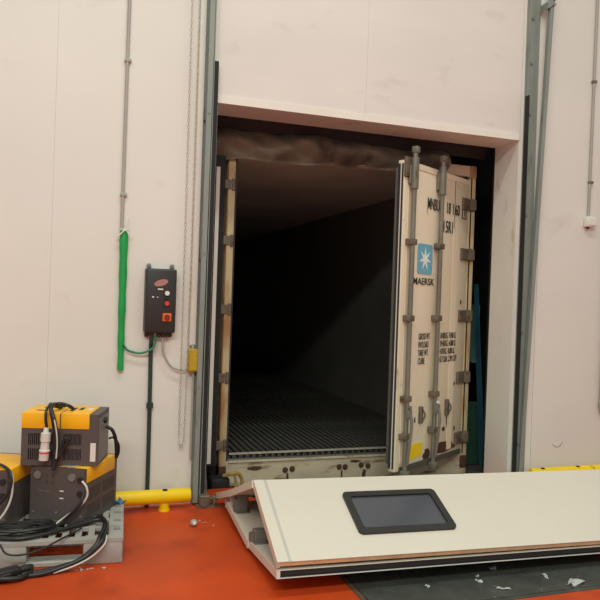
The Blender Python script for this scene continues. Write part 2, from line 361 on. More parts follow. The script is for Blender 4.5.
# logo panel: blue rounded square with seven-pointed star, and name below
def rrect(x0, x1, z0, z1, r, n=5):
    P = []
    for cx_, cz_, a0 in ((x1-r, z1-r, 0), (x0+r, z1-r, 90), (x0+r, z0+r, 180), (x1-r, z0+r, 270)):
        for k in range(n+1):
            a = math.radians(a0+90*k/n); P.append((cx_+r*math.cos(a), cz_+r*math.sin(a)))
    return P
lg = MB().prism(rrect(-.93, -.68, 1.836+.06, 2.098+.06, .025), -.0062, .0005, 'y').build('emblem_panel', 'logo_blue', dr, smooth=False)
star = []
for k in range(14):
    a = math.pi/2 + math.pi*k/7; rr = .105 if k % 2 == 0 else .036; star.append((-.805+rr*math.cos(a), 1.967+.06+rr*math.sin(a)))
MB().prism(star, -.0072, -.006, 'y').build('star', 'logo_white', lg, smooth=False)
lettering('lettering', 'MAERSK', .085, 'print', dr, (-.998, -.0062, 1.742+.06), 1.16)
# left door folded back along the container side
dlf = MB().box(-.085, 0, -.03, 1.12, DZ0, DZ1, .006, 2).build('door', 'cont', ct, loc=(-hw-.035, .02, 0))
MB().box(-.086, .002, -.05, -.028, DZ0-.02, DZ1).build('gasket', 'black', dlf, smooth=False)
MB().box(-.078, -.046, -.058, -.049, DZ0, DZ1-.1).build('gasket_lip', 'flash', dlf, smooth=False)
for z in HZ: MB().box(.0, .06, -.03, -.01, z-.04, z+.04, .004).build('hinge', 'hinge', dlf)

# ================================================================ DOCK SHELTER
ds = empty('dock_shelter', (2.37, TH, 0)); tag(ds, 'dark fabric dock shelter hood between wall opening and container', 'dock shelter')
X = lambda x: x-2.37
Yd = lambda y: y-TH
MB().box(X(.90), X(.97), Yd(.345), Yd(2.0), -.06, 3.5).build('side_shroud', 'fabric', ds, smooth=False)  # unseen shelter shell (sides, roof, rear, head) added to keep ambient light out
MB().box(X(4.3), X(4.37), Yd(.345), Yd(2.0), -.06, 3.5).build('side_shroud', 'fabric', ds, smooth=False)
MB().box(X(.90), X(4.37), Yd(.345), Yd(2.0), 3.45, 3.52).build('roof_shroud', 'fabric', ds, smooth=False)
MB().box(X(.95), X(1.215), Yd(1.93), Yd(2.0), -.06, 3.48).build('rear_shroud', 'fabric', ds, smooth=False)
MB().box(X(3.665), X(4.33), Yd(1.93), Yd(2.0), -.06, 3.48).build('rear_shroud', 'fabric', ds, smooth=False)
MB().box(X(1.1), X(3.7), Yd(.9), Yd(.96), 2.925, 3.48).build('head_shroud', 'fabric', ds, smooth=False)
MB().box(X(3.755), X(3.80), Yd(.35), Yd(.42), -.06, 3.3).build('side_seal', 'black', ds, smooth=False)
rb = random.Random(5)
ph = [rb.uniform(0, 6.28) for _ in range(12)]
def bag(u, v):
    x = 1.02+u*2.30
    drop = 2.735 + .075*min(1, u/.8)
    z = 3.02 + (drop-3.02)*v
    y = .56 - .10*math.sin(math.pi*min(1, v*1.05)) - .03*math.sin(9*u+ph[0]+2*v) - .018*math.sin(23*u+5*v+ph[1]) - .012*math.sin(47*u-9*v+ph[2])*(1 if u < .45 else .5)
    z += .008*math.sin(15*u+ph[3])*v + .006*math.sin(37*u+ph[4]+4*v)
    return Vector((X(x), Yd(y), z))
MB().grid(bag, 120, 16).build('head_bag', 'bag', ds)
MB().grid(lambda u, v: Vector((X(1.0+u*2.76), Yd(.36+.20*v+.01*math.sin(20*u)), 3.30-.31*v)), 60, 6).build('head_flap', 'fabric', ds)
tc = MB().grid(lambda u, v: Vector((4.06-.098*1.8*v-.07*(1-u)*(1-.6*v), .80+.03*math.sin(7*u+1), -.06+1.85*v)), 16, 12)
tag(tc.build('side_curtain', 'teal'), 'dark blue plastic curtain strip hanging slack beside the container post', 'curtain')
sh_ = MB().grid(lambda u, v: Vector((3.70+.345*u, .98+.03*math.sin(9*u), 1.0+.60*v+.03*math.sin(5*u))), 20, 4)
tag(sh_.build('plastic_sheet', 'teal_pale'), 'pale teal plastic sheet glimpsed behind the container post', 'sheet')
bx_ = MB().box(3.70, 4.05, .88, .94, -.065, .58, .01)
tag(bx_.build('buffer_board', 'green_dark'), 'dark green board standing low behind the container post', 'board')
# bumper clutter at the left foot of the container
bu = MB(); bu.box(-.16, .0, -.08, .08, 0, .13, .02, 3)
bu = bu.build('dock_bumper', 'black', loc=(1.30, .47, -.065)); tag(bu, 'black rubber dock bumper at the left foot of the container', 'bumper')
rg = MB().tube([(1.24, .40, .085), (1.30, .38, .105), (1.37, .39, .10), (1.40, .385, .04), (1.385, .375, -.02), (1.36, .37, -.055)], .016, 8).tube([(1.33, .385, .1), (1.345, .37, .03), (1.33, .365, -.055)], .012, 8)
tag(rg.build('strap', 'strap'), 'dirty yellow strap tangled below the container sill', 'strap')

# ================================================================ COLLAPSED SECTIONAL DOOR
SW = 2.78; ST = .045
sd = empty('sectional_door', (1.09, -1.1, 0)); tag(sd, 'collapsed white sectional door folded in a heap before the opening', 'door')
org = Vector((1.09, -1.1, 0))
def section(A, B, yaw, tilt, down=True, T=ST, length=None, endcol='skin', core='black'):
    A = Vector(A); B = Vector(B); y, t = math.radians(yaw), math.radians(tilt)
    u = Vector((math.cos(y)*math.cos(t), -math.sin(y)*math.cos(t), -math.sin(t)))
    w = B-A; w -= u*w.dot(u); L = w.length; w.normalize(); n = u.cross(w)
    if n.z < 0: n = -n
    if not down: A = A + n*T
    def F(p): return A + u*p.x + w*p.y + n*p.z - org
    s = MB().box(0, SW, 0, L, -.004, 0, T=F).build('door_section', 'skin', sd, smooth=False)
    bk = .03 if core == 'core' else 0
    MB().box(0, SW, 0, L-bk, -T, -T+.004, T=F).build('back_skin', 'skin_back', s, smooth=False)
    MB().box(.02, SW-.02, .006, L-(.003 if core == 'core' else .02), -T+(.012 if core == 'core' else .014), -.006, T=F).build('core', 'core', s, smooth=False)
    MB().box(.0, SW, 0, .006, -T+.004, -.004, T=F).build('edge_skin', 'skin', s, smooth=False)
    MB().box(.02, SW-.02, .008, L-.010, -T+.004, -T+.014, T=F).build('edge_strip', 'black', s, smooth=False)
    if core != 'core': MB().box(.02, SW-.02, L-.02, L-.003, -T+.014, -.006, T=F).build('edge_strip', 'black', s, smooth=False)  # black strip between the skins, just inside the free edge
    for a0, a1 in ((0, .02), (SW-.02, SW)):
        MB().box(a0, a1, .001, L-.001, -T+.004, -.004, T=F).build('end_cap', endcol, s, smooth=False)
    return s, F, L
# window section, tilted from the ridge down towards the hall
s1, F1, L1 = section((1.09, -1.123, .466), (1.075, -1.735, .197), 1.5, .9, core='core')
for a0, a1 in ((.0, .062), (SW-.062, SW)):
    MB().box(a0, a1, 0, L1, 0, .0015, T=F1).build('end_stile', 'skin', s1, smooth=False)
    q = a1 if a0 < 1 else a0
    MB().box(q-.002, q+.018, 0, L1, 0, .001, T=F1).build('stile_line', 'stile', s1, smooth=False)
def frame_ring(F, x0, x1, y0, y1, wd, h0, h1, r):
    o = rrect(x0, x1, y0, y1, r); i = rrect(x0+wd, x1-wd, y0+wd, y1-wd, r*.6); n = len(o); mb = MB()
    vs = [F(Vector((p[0], p[1], h))) for h in (h0, h1) for P in (o, i) for p in P]
    # bevel: inner top sits lower
    fs = []
    for k in range(n):
        k2 = (k+1) % n
        fs += [[2*n+k, 2*n+k2, 3*n+k2, 3*n+k], [k, k2, 2*n+k2, 2*n+k], [n+k2, n+k, 3*n+k, 3*n+k2], [k2, k, n+k, n+k2]]
    mb._app(vs, fs); return mb
x0, x1, y0, y1 = .523, 1.150, .154, .509
frame_ring(F1, x0, x1, y0, y1, .042, -.002, .016, .03).build('window_frame', 'frame_blk', s1, smooth=False)
MB().box(x0+.036, x1-.036, y0+.036, y1-.036, .0005, .004, T=F1).build('window_pane', 'pane', s1, smooth=False)
# lower sections lying on the floor, folded towards each other
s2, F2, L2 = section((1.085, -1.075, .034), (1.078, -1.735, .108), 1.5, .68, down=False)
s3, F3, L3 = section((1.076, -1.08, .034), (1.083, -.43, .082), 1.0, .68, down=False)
# far sections, falling from the ridge to the wall
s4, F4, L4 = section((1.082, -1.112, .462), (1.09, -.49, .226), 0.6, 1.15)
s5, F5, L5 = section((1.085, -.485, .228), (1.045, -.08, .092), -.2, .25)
def hinge_bracket(s, F, a, b, hgt, rod=None):
    mb = MB().box(a, a+.075, b-.05, b+.04, .0, hgt, .006, T=F).box(a-.02, a, b-.045, b+.0, .0, hgt*.7, T=F)
    mb.box(a-.01, a+.09, b-.07, b+.07, 0, .006, T=F); mb.build('hinge_bracket', 'bracket', s)
    if rod: MB().cyl(F(Vector((a+.05, b, hgt*.45))), F(Vector((a+rod, b+.02, hgt*.42))), .011, 10).build('roller_shaft', 'black', s)
hinge_bracket(s2, F2, .02, .05, .075, .2)
hinge_bracket(s3, F3, .03, .50, .125)
for a, b in ((.03, .06), (.03, .22)):
    MB().box(a, a+.025, b, b+.04, -ST-.07, -ST, T=F5).build('hinge_leaf', 'skin_back', s5, smooth=False)
MB().tube([F3(Vector((.14, .47, .10))), F3(Vector((.25, .40, .12))), F3(Vector((.40, .32, .10))), F3(Vector((.65, .30, .03)))], .008, 8).build('cable', 'cable', s3)
rw = MB().box(.86, 2.3, L1-.012, L1-.002, -.001, .0012, T=F1)
for bl in ((.93, .55), (.98, .56), (.89, .545)):
    pass

# ================================================================ DOOR TRACKS
tl = empty('door_track', (.94, -.02, 0)); tag(tl, 'galvanised door track beside the pull chain', 'door track', 'door tracks')
MB().box(-.04, .022, .008, .02, 0, 6.4).build('wall_angle', 'track', tl, smooth=False)
MB().box(.016, .022, -.06, .008, 0, 6.4).build('angle_leg', 'track', tl, smooth=False)
def channel(x, y, z0, z1, lean, leanx=0):
    prof = [(-.018, -.006), (-.018, -.045), (.018, -.045), (.018, -.006), (.012, -.006), (.012, -.04), (-.012, -.04), (-.012, -.006)]
    def T(p): return Vector((p.x+x+leanx*p.z/4.3, p.y+y-lean*p.z/4.3, p.z))
    return MB().prism(prof, z0, z1, 'z', T=T)
channel(-.012, 0, .02, 6.3, .06).build('roller_track', 'track', tl, smooth=False)
for z in (.9, 1.9, 2.95, 4.0):
    MB().box(-.036, .02, -.03, .012, z-.05, z+.05, .004).cyl((-.012, -.05-.06*z/4.3, z), (-.012, -.0, z), .012, 8).build('track_bracket', 'galv', tl)
MB().box(.022, .056, -.05, .012, 0, 3.35).build('rubber_seal', 'black', tl, smooth=False)
tr_ = empty('door_track', (3.835, -.02, 0)); tag(tr_, 'wide grey-green door track with a leaning brace channel', 'door track', 'door tracks')
MB().box(-.065, .068, .006, .02, 0, 6.4).build('wall_angle', 'track', tr_, smooth=False)
MB().box(-.065, -.058, -.05, .006, 0, 3.45).build('angle_leg', 'black', tr_, smooth=False)
MB().box(-.058, -.052, -.022, .006, 0, 6.4).build('angle_flange', 'track', tr_, smooth=False)
ch = channel(.012, .03, .02, 6.3, .085, .1); ch.build('roller_track', 'track', tr_, smooth=False)
for z in (4.27,):
    b = MB().prism([(.06, z-.03-.03), (.06, z+.03-.03), (.115, z+.045), (.115, z-.015)], -.045-.085*z/4.3+.02, .015, 'y')
    b.cyl((.12, -.07-.085*z/4.3+.03, z+.03), (.12, -.02, z+.03), .014, 8); b.cyl((.12, -.07-.085*z/4.3+.03, z-.02), (.12, -.02, z-.02), .012, 8)
    b.build('track_bracket', 'track', tr_)
for z in (.35, 1.35, 2.4, 3.3, 3.75, 4.15):
    MB().cyl((-.01, .006, z), (-.01, -.004, z), .013, 8).build('bolt', 'galv', tr_)
hb = MB().box(-.05, .03, -.05, .04, 0, .09, .008).cyl((.03, 0, .05), (.10, -.01, .055), .014, 10).cyl((-.02, -.07, .04), (-.02, -.04, .04), .03, 14).box(-.07, .09, -.06, .03, 0, .012).box(.05, .08, -.03, .02, .0, .075, .005)
hb = hb.build('bottom_roller_bracket', 'hinge', loc=(1.0, -.085, 0)); tag(hb, 'bent metal roller bracket at the foot of the door track', 'bracket')
lc = MB().tube([(1.003, .02, .60), (1.006, -.01, .35), (1.012, -.05, .09)], .004, 6)
tag(lc.build('lift_cable', 'galv'), 'thin steel lift cable hanging down to the roller bracket', 'cable')

# ================================================================ LEFT WALL FITTINGS
tk = MB().box(-.026, .026, -.035, 0, 1.205, 6.3, .006, 2).build('cable_trunking', 'white_pl', loc=(.872, 0, 0)); tag(tk, 'white plastic cable trunking ending above the yellow junction box', 'trunking')
cd = empty('conduit', (.335, -.014, 0)); tag(cd, 'thin grey conduit running down the wall into the green sleeve', 'conduit')
MB().cyl((-.005, 0, 2.0), (.001, 0, 6.3), .0125, 12).build('pipe', 'conduit', cd)
for z in (2.3, 3.28, 4.6): MB().box(-.024, .024, -.016, .014, z-.012, z+.012, .004).build('pipe_clip', 'conduit', cd)
sv = empty('pipe_sleeve', (.349, -.02, 1.016)); tag(sv, 'bright green plastic sleeve tied round a wall pipe', 'sleeve')
MB().tube([(.004, 0, 0), (.002, 0, .3), (0, 0, .7), (-.002, 0, 1.02)], [.021+.010*i/18 + .002*math.sin(i*1.7) for i in range(19)], 12).build('sleeve', 'green', sv)
MB().tube([(-.055, -.02, .965), (-.02, -.035, 1.0), (.0, -.036, 1.022), (.02, -.032, 1.01), (.04, -.03, .975)], .006, 8).cyl((-.03, -.0, 1.03), (.03, 0, 1.03), .006).tube([(0, -.03, 1.02), (.012, -.03, 1.07), (.02, -.01, 1.13)], .004, 6).build('tie_cord', 'white_pl', sv)
cc = empty('chain_hoist_loop', (.81, -.05, 0)); tag(cc, 'long steel pull chain hanging as a loop beside the trunking', 'chain')
def chainpath():
    P = []
    z = 4.5
    while z > .50: P.append(Vector((-.022-.006*(z-2)/2, 0, z))); z -= .026
    for k in range(1, 6):
        a = math.pi*k/6; P.append(Vector((-.0195*math.cos(a), 0, .50-.05*math.sin(a))))
    z = .50
    while z < 4.5: P.append(Vector((.02+.012*min(1, (z-.5)/1.2), 0, z))); z += .026
    return P
cp = chainpath(); lk = None
for i, p in enumerate(cp):
    if lk is None:
        ring = [(.0065*math.cos(a), 0, .016*math.sin(a)) for a in [2*math.pi*k/8 for k in range(9)]]
        lk = MB().tube(ring, 0.0021, 5, False, False).build('chain_link', 'chain', cc); lk.location = p
    elif len(cc.children) < 299: share(lk, 'chain_link', cc, p, (0, 0, (i % 2)*math.pi/2))
rest = MB()
for i in range(299, len(cp)):
    p = cp[i]; ca, sa = math.cos((i % 2)*math.pi/2), math.sin((i % 2)*math.pi/2)
    rest.tube([(p.x+.0065*math.cos(a)*ca, p.y+.0065*math.cos(a)*sa, p.z+.016*math.sin(a)) for a in [2*math.pi*k/8 for k in range(9)]], 0.0021, 5, False, False)
if len(cp) > 299: tag(rest.build('chain_links', 'chain', cc), kind='stuff')
else: rest.bm.free()
# control box
cb = empty('control_box', (.618, 0, 1.536)); tag(cb, 'black wall control box with white, red and orange buttons', 'control box')
MB().box(-.112, .112, -.05, 0, -.235, .235, .012, 2).build('housing', 'ctrl_side', cb)
MB().box(-.108, .114, -.095, -.05, -.238, .232, .014, 3).build('cover', 'ctrl', cb)
for x in (-.085, .085):
    MB().box(x-.016, x+.016, -.03, 0, .225, .272, .01, 2).cyl((x, -.03, .258), (x, -.042, .258), .011, 10).build('mounting_lug', 'galv', cb)
    MB().box(x-.016, x+.016, -.03, 0, -.272, -.225, .01, 2).cyl((x, -.03, -.256), (x, -.042, -.256), .011, 10).build('mounting_lug', 'ctrl', cb)
em = [(-.02+.05*math.cos(2*math.pi*k/20)*(1+.1*math.sin(3*k)), .13+.024*math.sin(2*math.pi*k/20)+.012*math.cos(2*math.pi*k/20)) for k in range(20)]
MB().prism([(x+.02, z) for x, z in em], -.097, -.094, 'y').build('emblem', 'emblem', cb, smooth=False)
MB().box(-.022, .016, -.0965, -.094, .078, .088).build('label_plate', 'sticker', cb, smooth=False)
MB().box(-.062, -.048, -.0965, -.094, .02, .03).build('label_plate', 'sticker', cb, smooth=False)
MB().box(-.026, -.018, -.0965, -.094, .02, .028).build('label_plate', 'sticker', cb, smooth=False)
def button(x, z, m, r=.017):
    b = MB().cyl((x, -.094, z), (x, -.102, z), r+.006, 18).build('button_collar', 'c_blk', cb); MB().cyl((x, -.1, z), (x, -.112, z), r, 18).build('button', m, b)
button(.045, .055, 'white_pl'); button(.046, -.02, 'red'); button(.046, .02, 'ctrl', .008)
rs = MB().box(.018, .082, -.101, -.094, -.152, -.092, .004).build('switch_plate', 'orange', cb); MB().cyl((.05, -.1, -.122), (.05, -.112, -.122), .021, 18).box(.044, .056, -.128, -.11, -.142, -.102, .003).build('switch_knob', 'dred', rs)
for x in (-.05, .0, .03, .062): MB().cyl((x, -.045, -.235), (x, -.045, -.272), .014, 12).build('cable_gland', 'ctrl', cb)
pc = empty('down_pipe', (.572, -.02, 0)); tag(pc, 'dark green conduit running from the control box to the floor', 'conduit')
MB().tube([(.004, 0, .0), (.002, 0, .6), (-.004, -.0, 1.14), (-.006, -.02, 1.22), (-.004, -.025, 1.275)], .0155, 12).build('pipe', 'dgreen', pc)
MB().cyl((.002, 0, .735), (.002, 0, .775), .025, 14).build('coupling', 'dgreen', pc)
tag(MB().tube([(.60, -.045, 1.272), (.583, -.05, 1.19), (.53, -.05, 1.155), (.474, -.04, 1.145), (.40, -.04, 1.165), (.365, -.045, 1.21)], .008, 8).build('green_cord', 'greencord'), 'green cord sagging from the control box to the green sleeve', 'cord')
tag(MB().tube([(.648, -.045, 1.268), (.65, -.042, 1.19), (.665, -.04, 1.131), (.715, -.04, 1.05), (.785, -.04, 1.02), (.85, -.035, 1.025)], .0075, 8).build('grey_cord', 'conduit'), 'grey flexible cord looping from the control box to the junction box', 'cord')
jb = empty('junction_box', (.878, -.03, 1.095)); tag(jb, 'small dirty yellow junction box under the white trunking', 'junction box')
MB().box(-.036, .036, -.045, .03, -.085, .085, .01, 2).build('housing', 'yelbox', jb)
MB().box(-.03, .03, -.05, -.044, -.075, .075, .004).build('lid', 'yelbox', jb)
MB().cyl((0, 0, .08), (0, 0, .12), .012).cyl((.01, .0, -.085), (.012, .01, -.75), .008).build('cable_entry', 'conduit', jb)
def guard(name, x0, x1, label, feet, bolts, capL=True):
    g = empty(name, ((x0+x1)/2, -.13, 0)); cx_ = (x0+x1)/2; tag(g, label, 'guard rail')
    mb = MB(); n = [x0-cx_, x0-cx_+.012, x1-cx_-.012, x1-cx_]
    mb.tube([(v, 0, .104) for v in n], [.046, .052, .052, .046], 28, False); mb.build('rail', 'yellow', g)
    for f in feet:
        MB().cyl((f-cx_, 0, 0), (f-cx_, 0, .06), .037, 20).cyl((f-cx_, 0, 0), (f-cx_, 0, .012), .042, 20).build('foot', 'yellow', g)
    for b in bolts: MB().sphere((b-cx_, -.012, .153), .022, (1, .8, .35), 12).build('bolt_cap', 'black', g)
guard('guard_rail', -.9, .878, 'round yellow floor guard rail behind the grey pallet', (.69, -.3), (.69, -.3))
guard('guard_rail', 3.885, 6.4, 'round yellow floor guard rail behind the fallen door', (4.0, 4.9), (4.0, 4.38, 4.9))
# right wall
rc = empty('conduit', (4.517, -.014, 0)); tag(rc, 'thin grey conduit dropping to a white socket box', 'conduit')
MB().cyl((-.008, 0, 2.42), (.02, 0, 6.3), .0135, 12).build('pipe', 'conduit', rc)
for z in (2.75, 3.68): MB().box(-.022, .026, -.018, .014, z-.012, z+.012, .004).build('pipe_clip', 'bracket', rc)
sb = empty('socket_box', (4.512, 0, 2.385)); tag(sb, 'small white socket box at the end of the conduit', 'socket')
MB().box(-.05, .055, -.06, 0, -.05, .045, .01, 2).build('housing', 'white_pl', sb)
MB().box(-.038, .043, -.068, -.06, -.038, .03, .004).build('lid', 'white_pl', sb)
MB().cyl((-.02, -.03, -.05), (-.02, -.03, -.068), .013, 12).build('cable_gland', 'rust', sb)
up = empty('wall_post', (4.76, 0, 0)); tag(up, 'grey pipe post standing against the wall past the socket box', 'post')
MB().tube([(-.045, -.03, .70), (-.04, -.035, .9), (-.028, -.035, 2.2), (-.0, -.035, 6.3)], .022, 12).build('pipe', 'conduit', up)
MB().tube([(-.045, -.03, .70), (-.02, -.03, .62), (.05, -.02, .60)], .022, 12).build('elbow', 'conduit', up)
mk = MB().tube([(4.21, -.001, .33), (4.25, -.001, .305), (4.29, -.001, .31), (4.32, -.001, .345)], .0025, 6)
tag(mk.build('scuff', 'bracket'), 'thin dark curved scuff on the wall above the guard rail', 'scuff')

# ================================================================ PALLET
PRZ = math.radians(-4.2)
pa = empty('plastic_pallet', (.331, -1.052, 0), PRZ); tag(pa, 'grey plastic pallet with slotted deck under the chargers', 'pallet')
PW, PD, PH = 1.2, .72, .15
# local: x from -PW..0, y from 0..PD
dk = MB()
cells_x = [-PW+.075+.0875*i for i in range(13)]
def deck(mb, z0, z1):
    xs = [-PW, 0]; 
    mb.box(-PW, -.0, 0, .055, z0, z1); mb.box(-PW, 0, PD-.055, PD, z0, z1)
    pierced(mb, -.085, 0, .055, PD-.055, [(-.058+.011*k, -.051+.011*k, y, y+.045) for y in (.14, .30, .46, .58) for k in range(4)], lambda m_, a, b, c_, d_: m_.box(a, b, c_, d_, z0, z1)); mb.box(-PW, -PW+.085, .055, PD-.055, z0, z1)
    for y in (.20, .34, .49): mb.box(-PW+.085, -.085, y, y+.03, z0, z1)
    for i in range(14): x = -PW+.085+i*(PW-.17)/14; mb.box(x+.03, x+.066, .055, PD-.055, z0, z1-.001)
deck(dk, PH-.022, PH)
dk.build('deck', 'pallet', pa, smooth=False)
bd = MB()
for (a, b) in ((-.225, 0), (-.76, -.53), (-PW, -PW+.22)):
    for (c_, d_) in ((0, .14), (PD/2-.07, PD/2+.07), (PD-.14, PD)):
        MB().box(a, b, c_, d_, .0, PH-.018, .014, 2).build('block', 'pallet', pa)
for y in (0, PD/2-.05, PD-.1): MB().box(-PW, 0, y+.002, y+.1, 0, .032, .006).build('bottom_runner', 'pallet', pa)

# ================================================================ CHARGERS
def charger(name, loc, rz, Lx, Ly, H, label, long_front, sock=True):
    """local: origin at bottom centre; ends (grey plates) at +-x when long_front else at +-y"""
    e = empty(name, loc, rz); tag(e, label, 'battery charger', 'battery chargers on the pallet')
    hx, hy = Lx/2, Ly/2; yb = H-.092                # yellow from yb up
    t = .006; hs = MB(); holes = []
    def slots(u0, u1, z0, z1, n=14):
        du = (u1-u0)/n
        for k in range(n): holes.append((u0+k*du+du*.25, u0+k*du+du*.8, z0, z1))
    hs.box(-hx, hx, -hy, hy, 0, t); hs.box(-hx, hx, -hy, hy, H-t, H); hs.box(-hx, -hx+t, -hy, hy, t, H-t); hs.box(-hx+t, hx, hy-t, hy, t, H-t)
    if long_front:
        for (a, b) in ((-hx+.04, -.03), (.02, hx-.10)):
            for (c_, d_) in ((.035, .105), (.128, .20)): slots(a, b, c_, d_)
        hs.box(hx-t, hx, -hy, hy-t, t, H-t)
        pierced(hs, -hx+t, hx-t, t, H-t, holes, lambda m_, a, b, c_, d_: m_.box(a, b, -hy, -hy+t, c_, d_))
    else:
        for (a, b) in ((-hy+.03, -.012), (.012, hy-.03)):
            for (c_, d_) in ((.04, .115), (.138, .215)): slots(a, b, c_, d_)
        hs.box(-hx+t, hx, -hy, -hy+t, t, H-t)
        pierced(hs, -hy+t, hy-t, t, H-t, holes, lambda m_, a, b, c_, d_: m_.box(hx-t, hx, a, b, c_, d_))
    hs.build('housing', 'c_grey', e, smooth=False)
    em_ = .012 if not long_front else .055
    if long_front:
        for (a, b) in ((-hx-.001, -.003), (.004, hx-em_)): MB().box(a, b, -hy-.003, hy+.003, yb, H+.004, .003, 2).build('top_cover', 'c_yel', e)
    else: MB().box(-hx-.003, hx+.003, -hy+em_, hy-.03, yb, H+.004, .008, 2).build('top_cover', 'c_yel', e)
    if long_front:
        MB().box(hx-.045, hx-.012, -hy-.0015, -hy+.002, .03, .145).build('rating_label', 'sticker', e, smooth=False)
        MB().box(hx-.001, hx+.003, -hy+.02, hy-.02, .02, H-.03, .001).build('end_plate', 'c_mid', e)
        MB().cyl((hx, 0, H-.06), (hx+.02, 0, H-.06), .02, 12).build('cable_gland', 'c_blk', e)
        for (a, b, c_, d_) in ((.03, .055, -.06, .06), (.075, .10, -.02, .07), (-hx+.08, -hx+.16, .03, .06), (-hx+.06, -hx+.14, -.07, -.045)):
            MB().box(a, b, c_, d_, H+.004, H+.0052).build('printed_mark', 'c_blk', e, smooth=False)
        MB().box(.125, .16, 0, .06, H+.004, H+.0052).build('sticker', 'sticker', e, smooth=False)
    else:
        # end panel with knobs, sockets and indicator lamps
        p = pierced(MB(), -hx+.004, hx-.004, .006, H-.002, [(x-.003, x+.003, z-.012, z+.012) for x, z in ((-.07, H-.06), (-.028, H-.06), (-.07, H-.10), (-.028, H-.10))], lambda m_, a, b, c_, d_: m_.box(a, b, -hy-.006, -hy, c_, d_)).build('end_plate', 'c_grey', e, smooth=False)
        for x in (-hx+.055, hx-.085): MB().cyl((x, -hy-.006, H-.055), (x, -hy-.016, H-.055), .024, 18).build('knob', 'c_mid', p)
        for z in (H-.145, H-.19): MB().box(.02, .045, -hy-.009, -hy-.004, z-.003, z+.004).build('indicator', 'sticker', p, smooth=False)
        MB().box(-.12, -.05, -hy-.0075, -hy-.004, H-.155, H-.151).build('printed_line', 'c_mid', p, smooth=False)
        MB().box(-.09, .02, -hy-.0075, -hy-.004, .014, .018).build('printed_line', 'c_mid', p, smooth=False)
        for (x, z) in ((-hx+.03, .06), (.0, .065), (hx-.02, .055)): MB().cyl((x, -hy-.005, z), (x, -hy-.011, z), .007, 10).build('screw', 'c_mid', p)
        for z in (H-.065, H-.15): MB().cyl((hx-.03, -hy-.005, z), (hx-.03, -hy-.02, z), .017, 14).build('cable_gland', 'c_blk', p)
    return e
# lower charger on the pallet, end plate facing the hall
Bz = .1505; rB = math.radians(-29)
exB = Vector((.874, -.486, 0)); eyB = Vector((.486, .874, 0))
cB = Vector((.115, -.793, 0)) - exB*.185 + eyB*.215
charger('battery_charger', (cB.x, cB.y, Bz), rB, .37, .43, .345, 'grey and yellow battery charger with knobbed end plate, under the topmost one', False)
rC = math.radians(-22); cC = Vector((-.325, -.745, 0)) - Vector((math.cos(rC), math.sin(rC), 0))*.185 + Vector((-math.sin(rC), math.cos(rC), 0))*.215
charger('battery_charger', (cC.x, cC.y, Bz), rC, .37, .43, .345, 'grey and yellow battery charger with a pale cable over its edge', False)
rA = math.radians(-15); exA = Vector((math.cos(rA), math.sin(rA), 0)); eyA = Vector((-math.sin(rA), math.cos(rA), 0))
cA = Vector((.182, -.753, 0)) - exA*.233 + eyA*.15
charger('battery_charger', (cA.x, cA.y, Bz+.35), rA, .466, .30, .322, 'grey and yellow battery charger on top of the pile, pale plug hanging', True)

# ---- cables, plug
pg = empty('cable_plug', (-.127, -.71, .63)); tag(pg, 'pale industrial plug hanging in front of the top charger', 'plug')
MB().tube([(.006, 0, .115), (.003, 0, .078)], [.014, .018], 14, False).build('cord_grip', 'white_pl', pg)
MB().tube([(.004, 0, .085), (.004, 0, .08), (.002, 0, .03), (.002, 0, .028), (-.001, 0, -.02)], [.018, .03, .031, .026, .027], 20, False).build('body', 'plug', pg)
MB().tube([(-.001, 0, -.02), (-.001, 0, -.026), (-.002, 0, -.034), (-.005, 0, -.085), (-.005, 0, -.088)], [.028, .034, .031, .029, .025], 20, False).build('collar', 'plug', pg)
MB().tube([(-.002, 0, -.034), (-.002, 0, -.042)], .0322, 20, False).build('red_ring', 'red', pg)
def cable(pts, r, m, label, seg=10): return tag(MB().tube(pts, r, seg).build('cable', m), label, 'cable')
cable([(-.02, -.50, .838), (-.06, -.56, .86), (-.10, -.64, .875), (-.125, -.695, .85), (-.128, -.712, .80), (-.121, -.71, .745)], .0085, 'cable', 'black cable over the top charger leading into the pale plug')
cable([(-.04, -.52, .838), (-.08, -.62, .872), (-.10, -.70, .86), (-.085, -.728, .79), (-.072, -.722, .70), (-.072, -.718, .60), (-.078, -.716, .50)], .0125, 'cable', 'thick black cable draped down the middle of the top charger')
cable([(-.05, -.56, .84), (-.105, -.66, .878), (-.085, -.735, .82), (-.066, -.742, .74), (-.058, -.738, .66), (-.062, -.732, .56), (-.075, -.74, .485)], .011, 'cable', 'black cable hanging beside the pale plug')
cable([(-.098, -.70, .862), (-.078, -.748, .80), (-.062, -.756, .72), (-.056, -.752, .64), (-.06, -.748, .56)], .0045, 'cable_w', 'thin pale wire hanging among the black cables')
cable([(-.075, -.735, .60), (-.05, -.742, .57), (-.02, -.742, .61), (.0, -.745, .66), (-.012, -.742, .68), (-.04, -.742, .60), (-.07, -.738, .55)], .009, 'cable', 'black cable end knotted on the front of the top charger')
cable([(.03, -.60, .838), (.0, -.62, .862), (-.05, -.60, .872), (-.09, -.62, .866)], .011, 'cable', 'short black cable bend lying on top of the charger')
cable([(.235, -.60, .72), (.272, -.61, .70), (.296, -.60, .645), (.306, -.585, .575), (.31, -.56, .505)], .0115, 'cable', 'black cable arching down from the end of the top charger')
cable([(.255, -.60, .64), (.285, -.60, .645), (.318, -.59, .60), (.322, -.58, .54), (.305, -.575, .505)], .007, 'cable', 'thin black cable loop behind the top charger')
cable([(.095, -.815, .43), (.12, -.832, .40), (.128, -.835, .35), (.105, -.825, .30), (.055, -.80, .25), (-.01, -.775, .195), (-.05, -.80, .172)], .0065, 'cable_w', 'pale cable curving from the end plate down to the pallet')
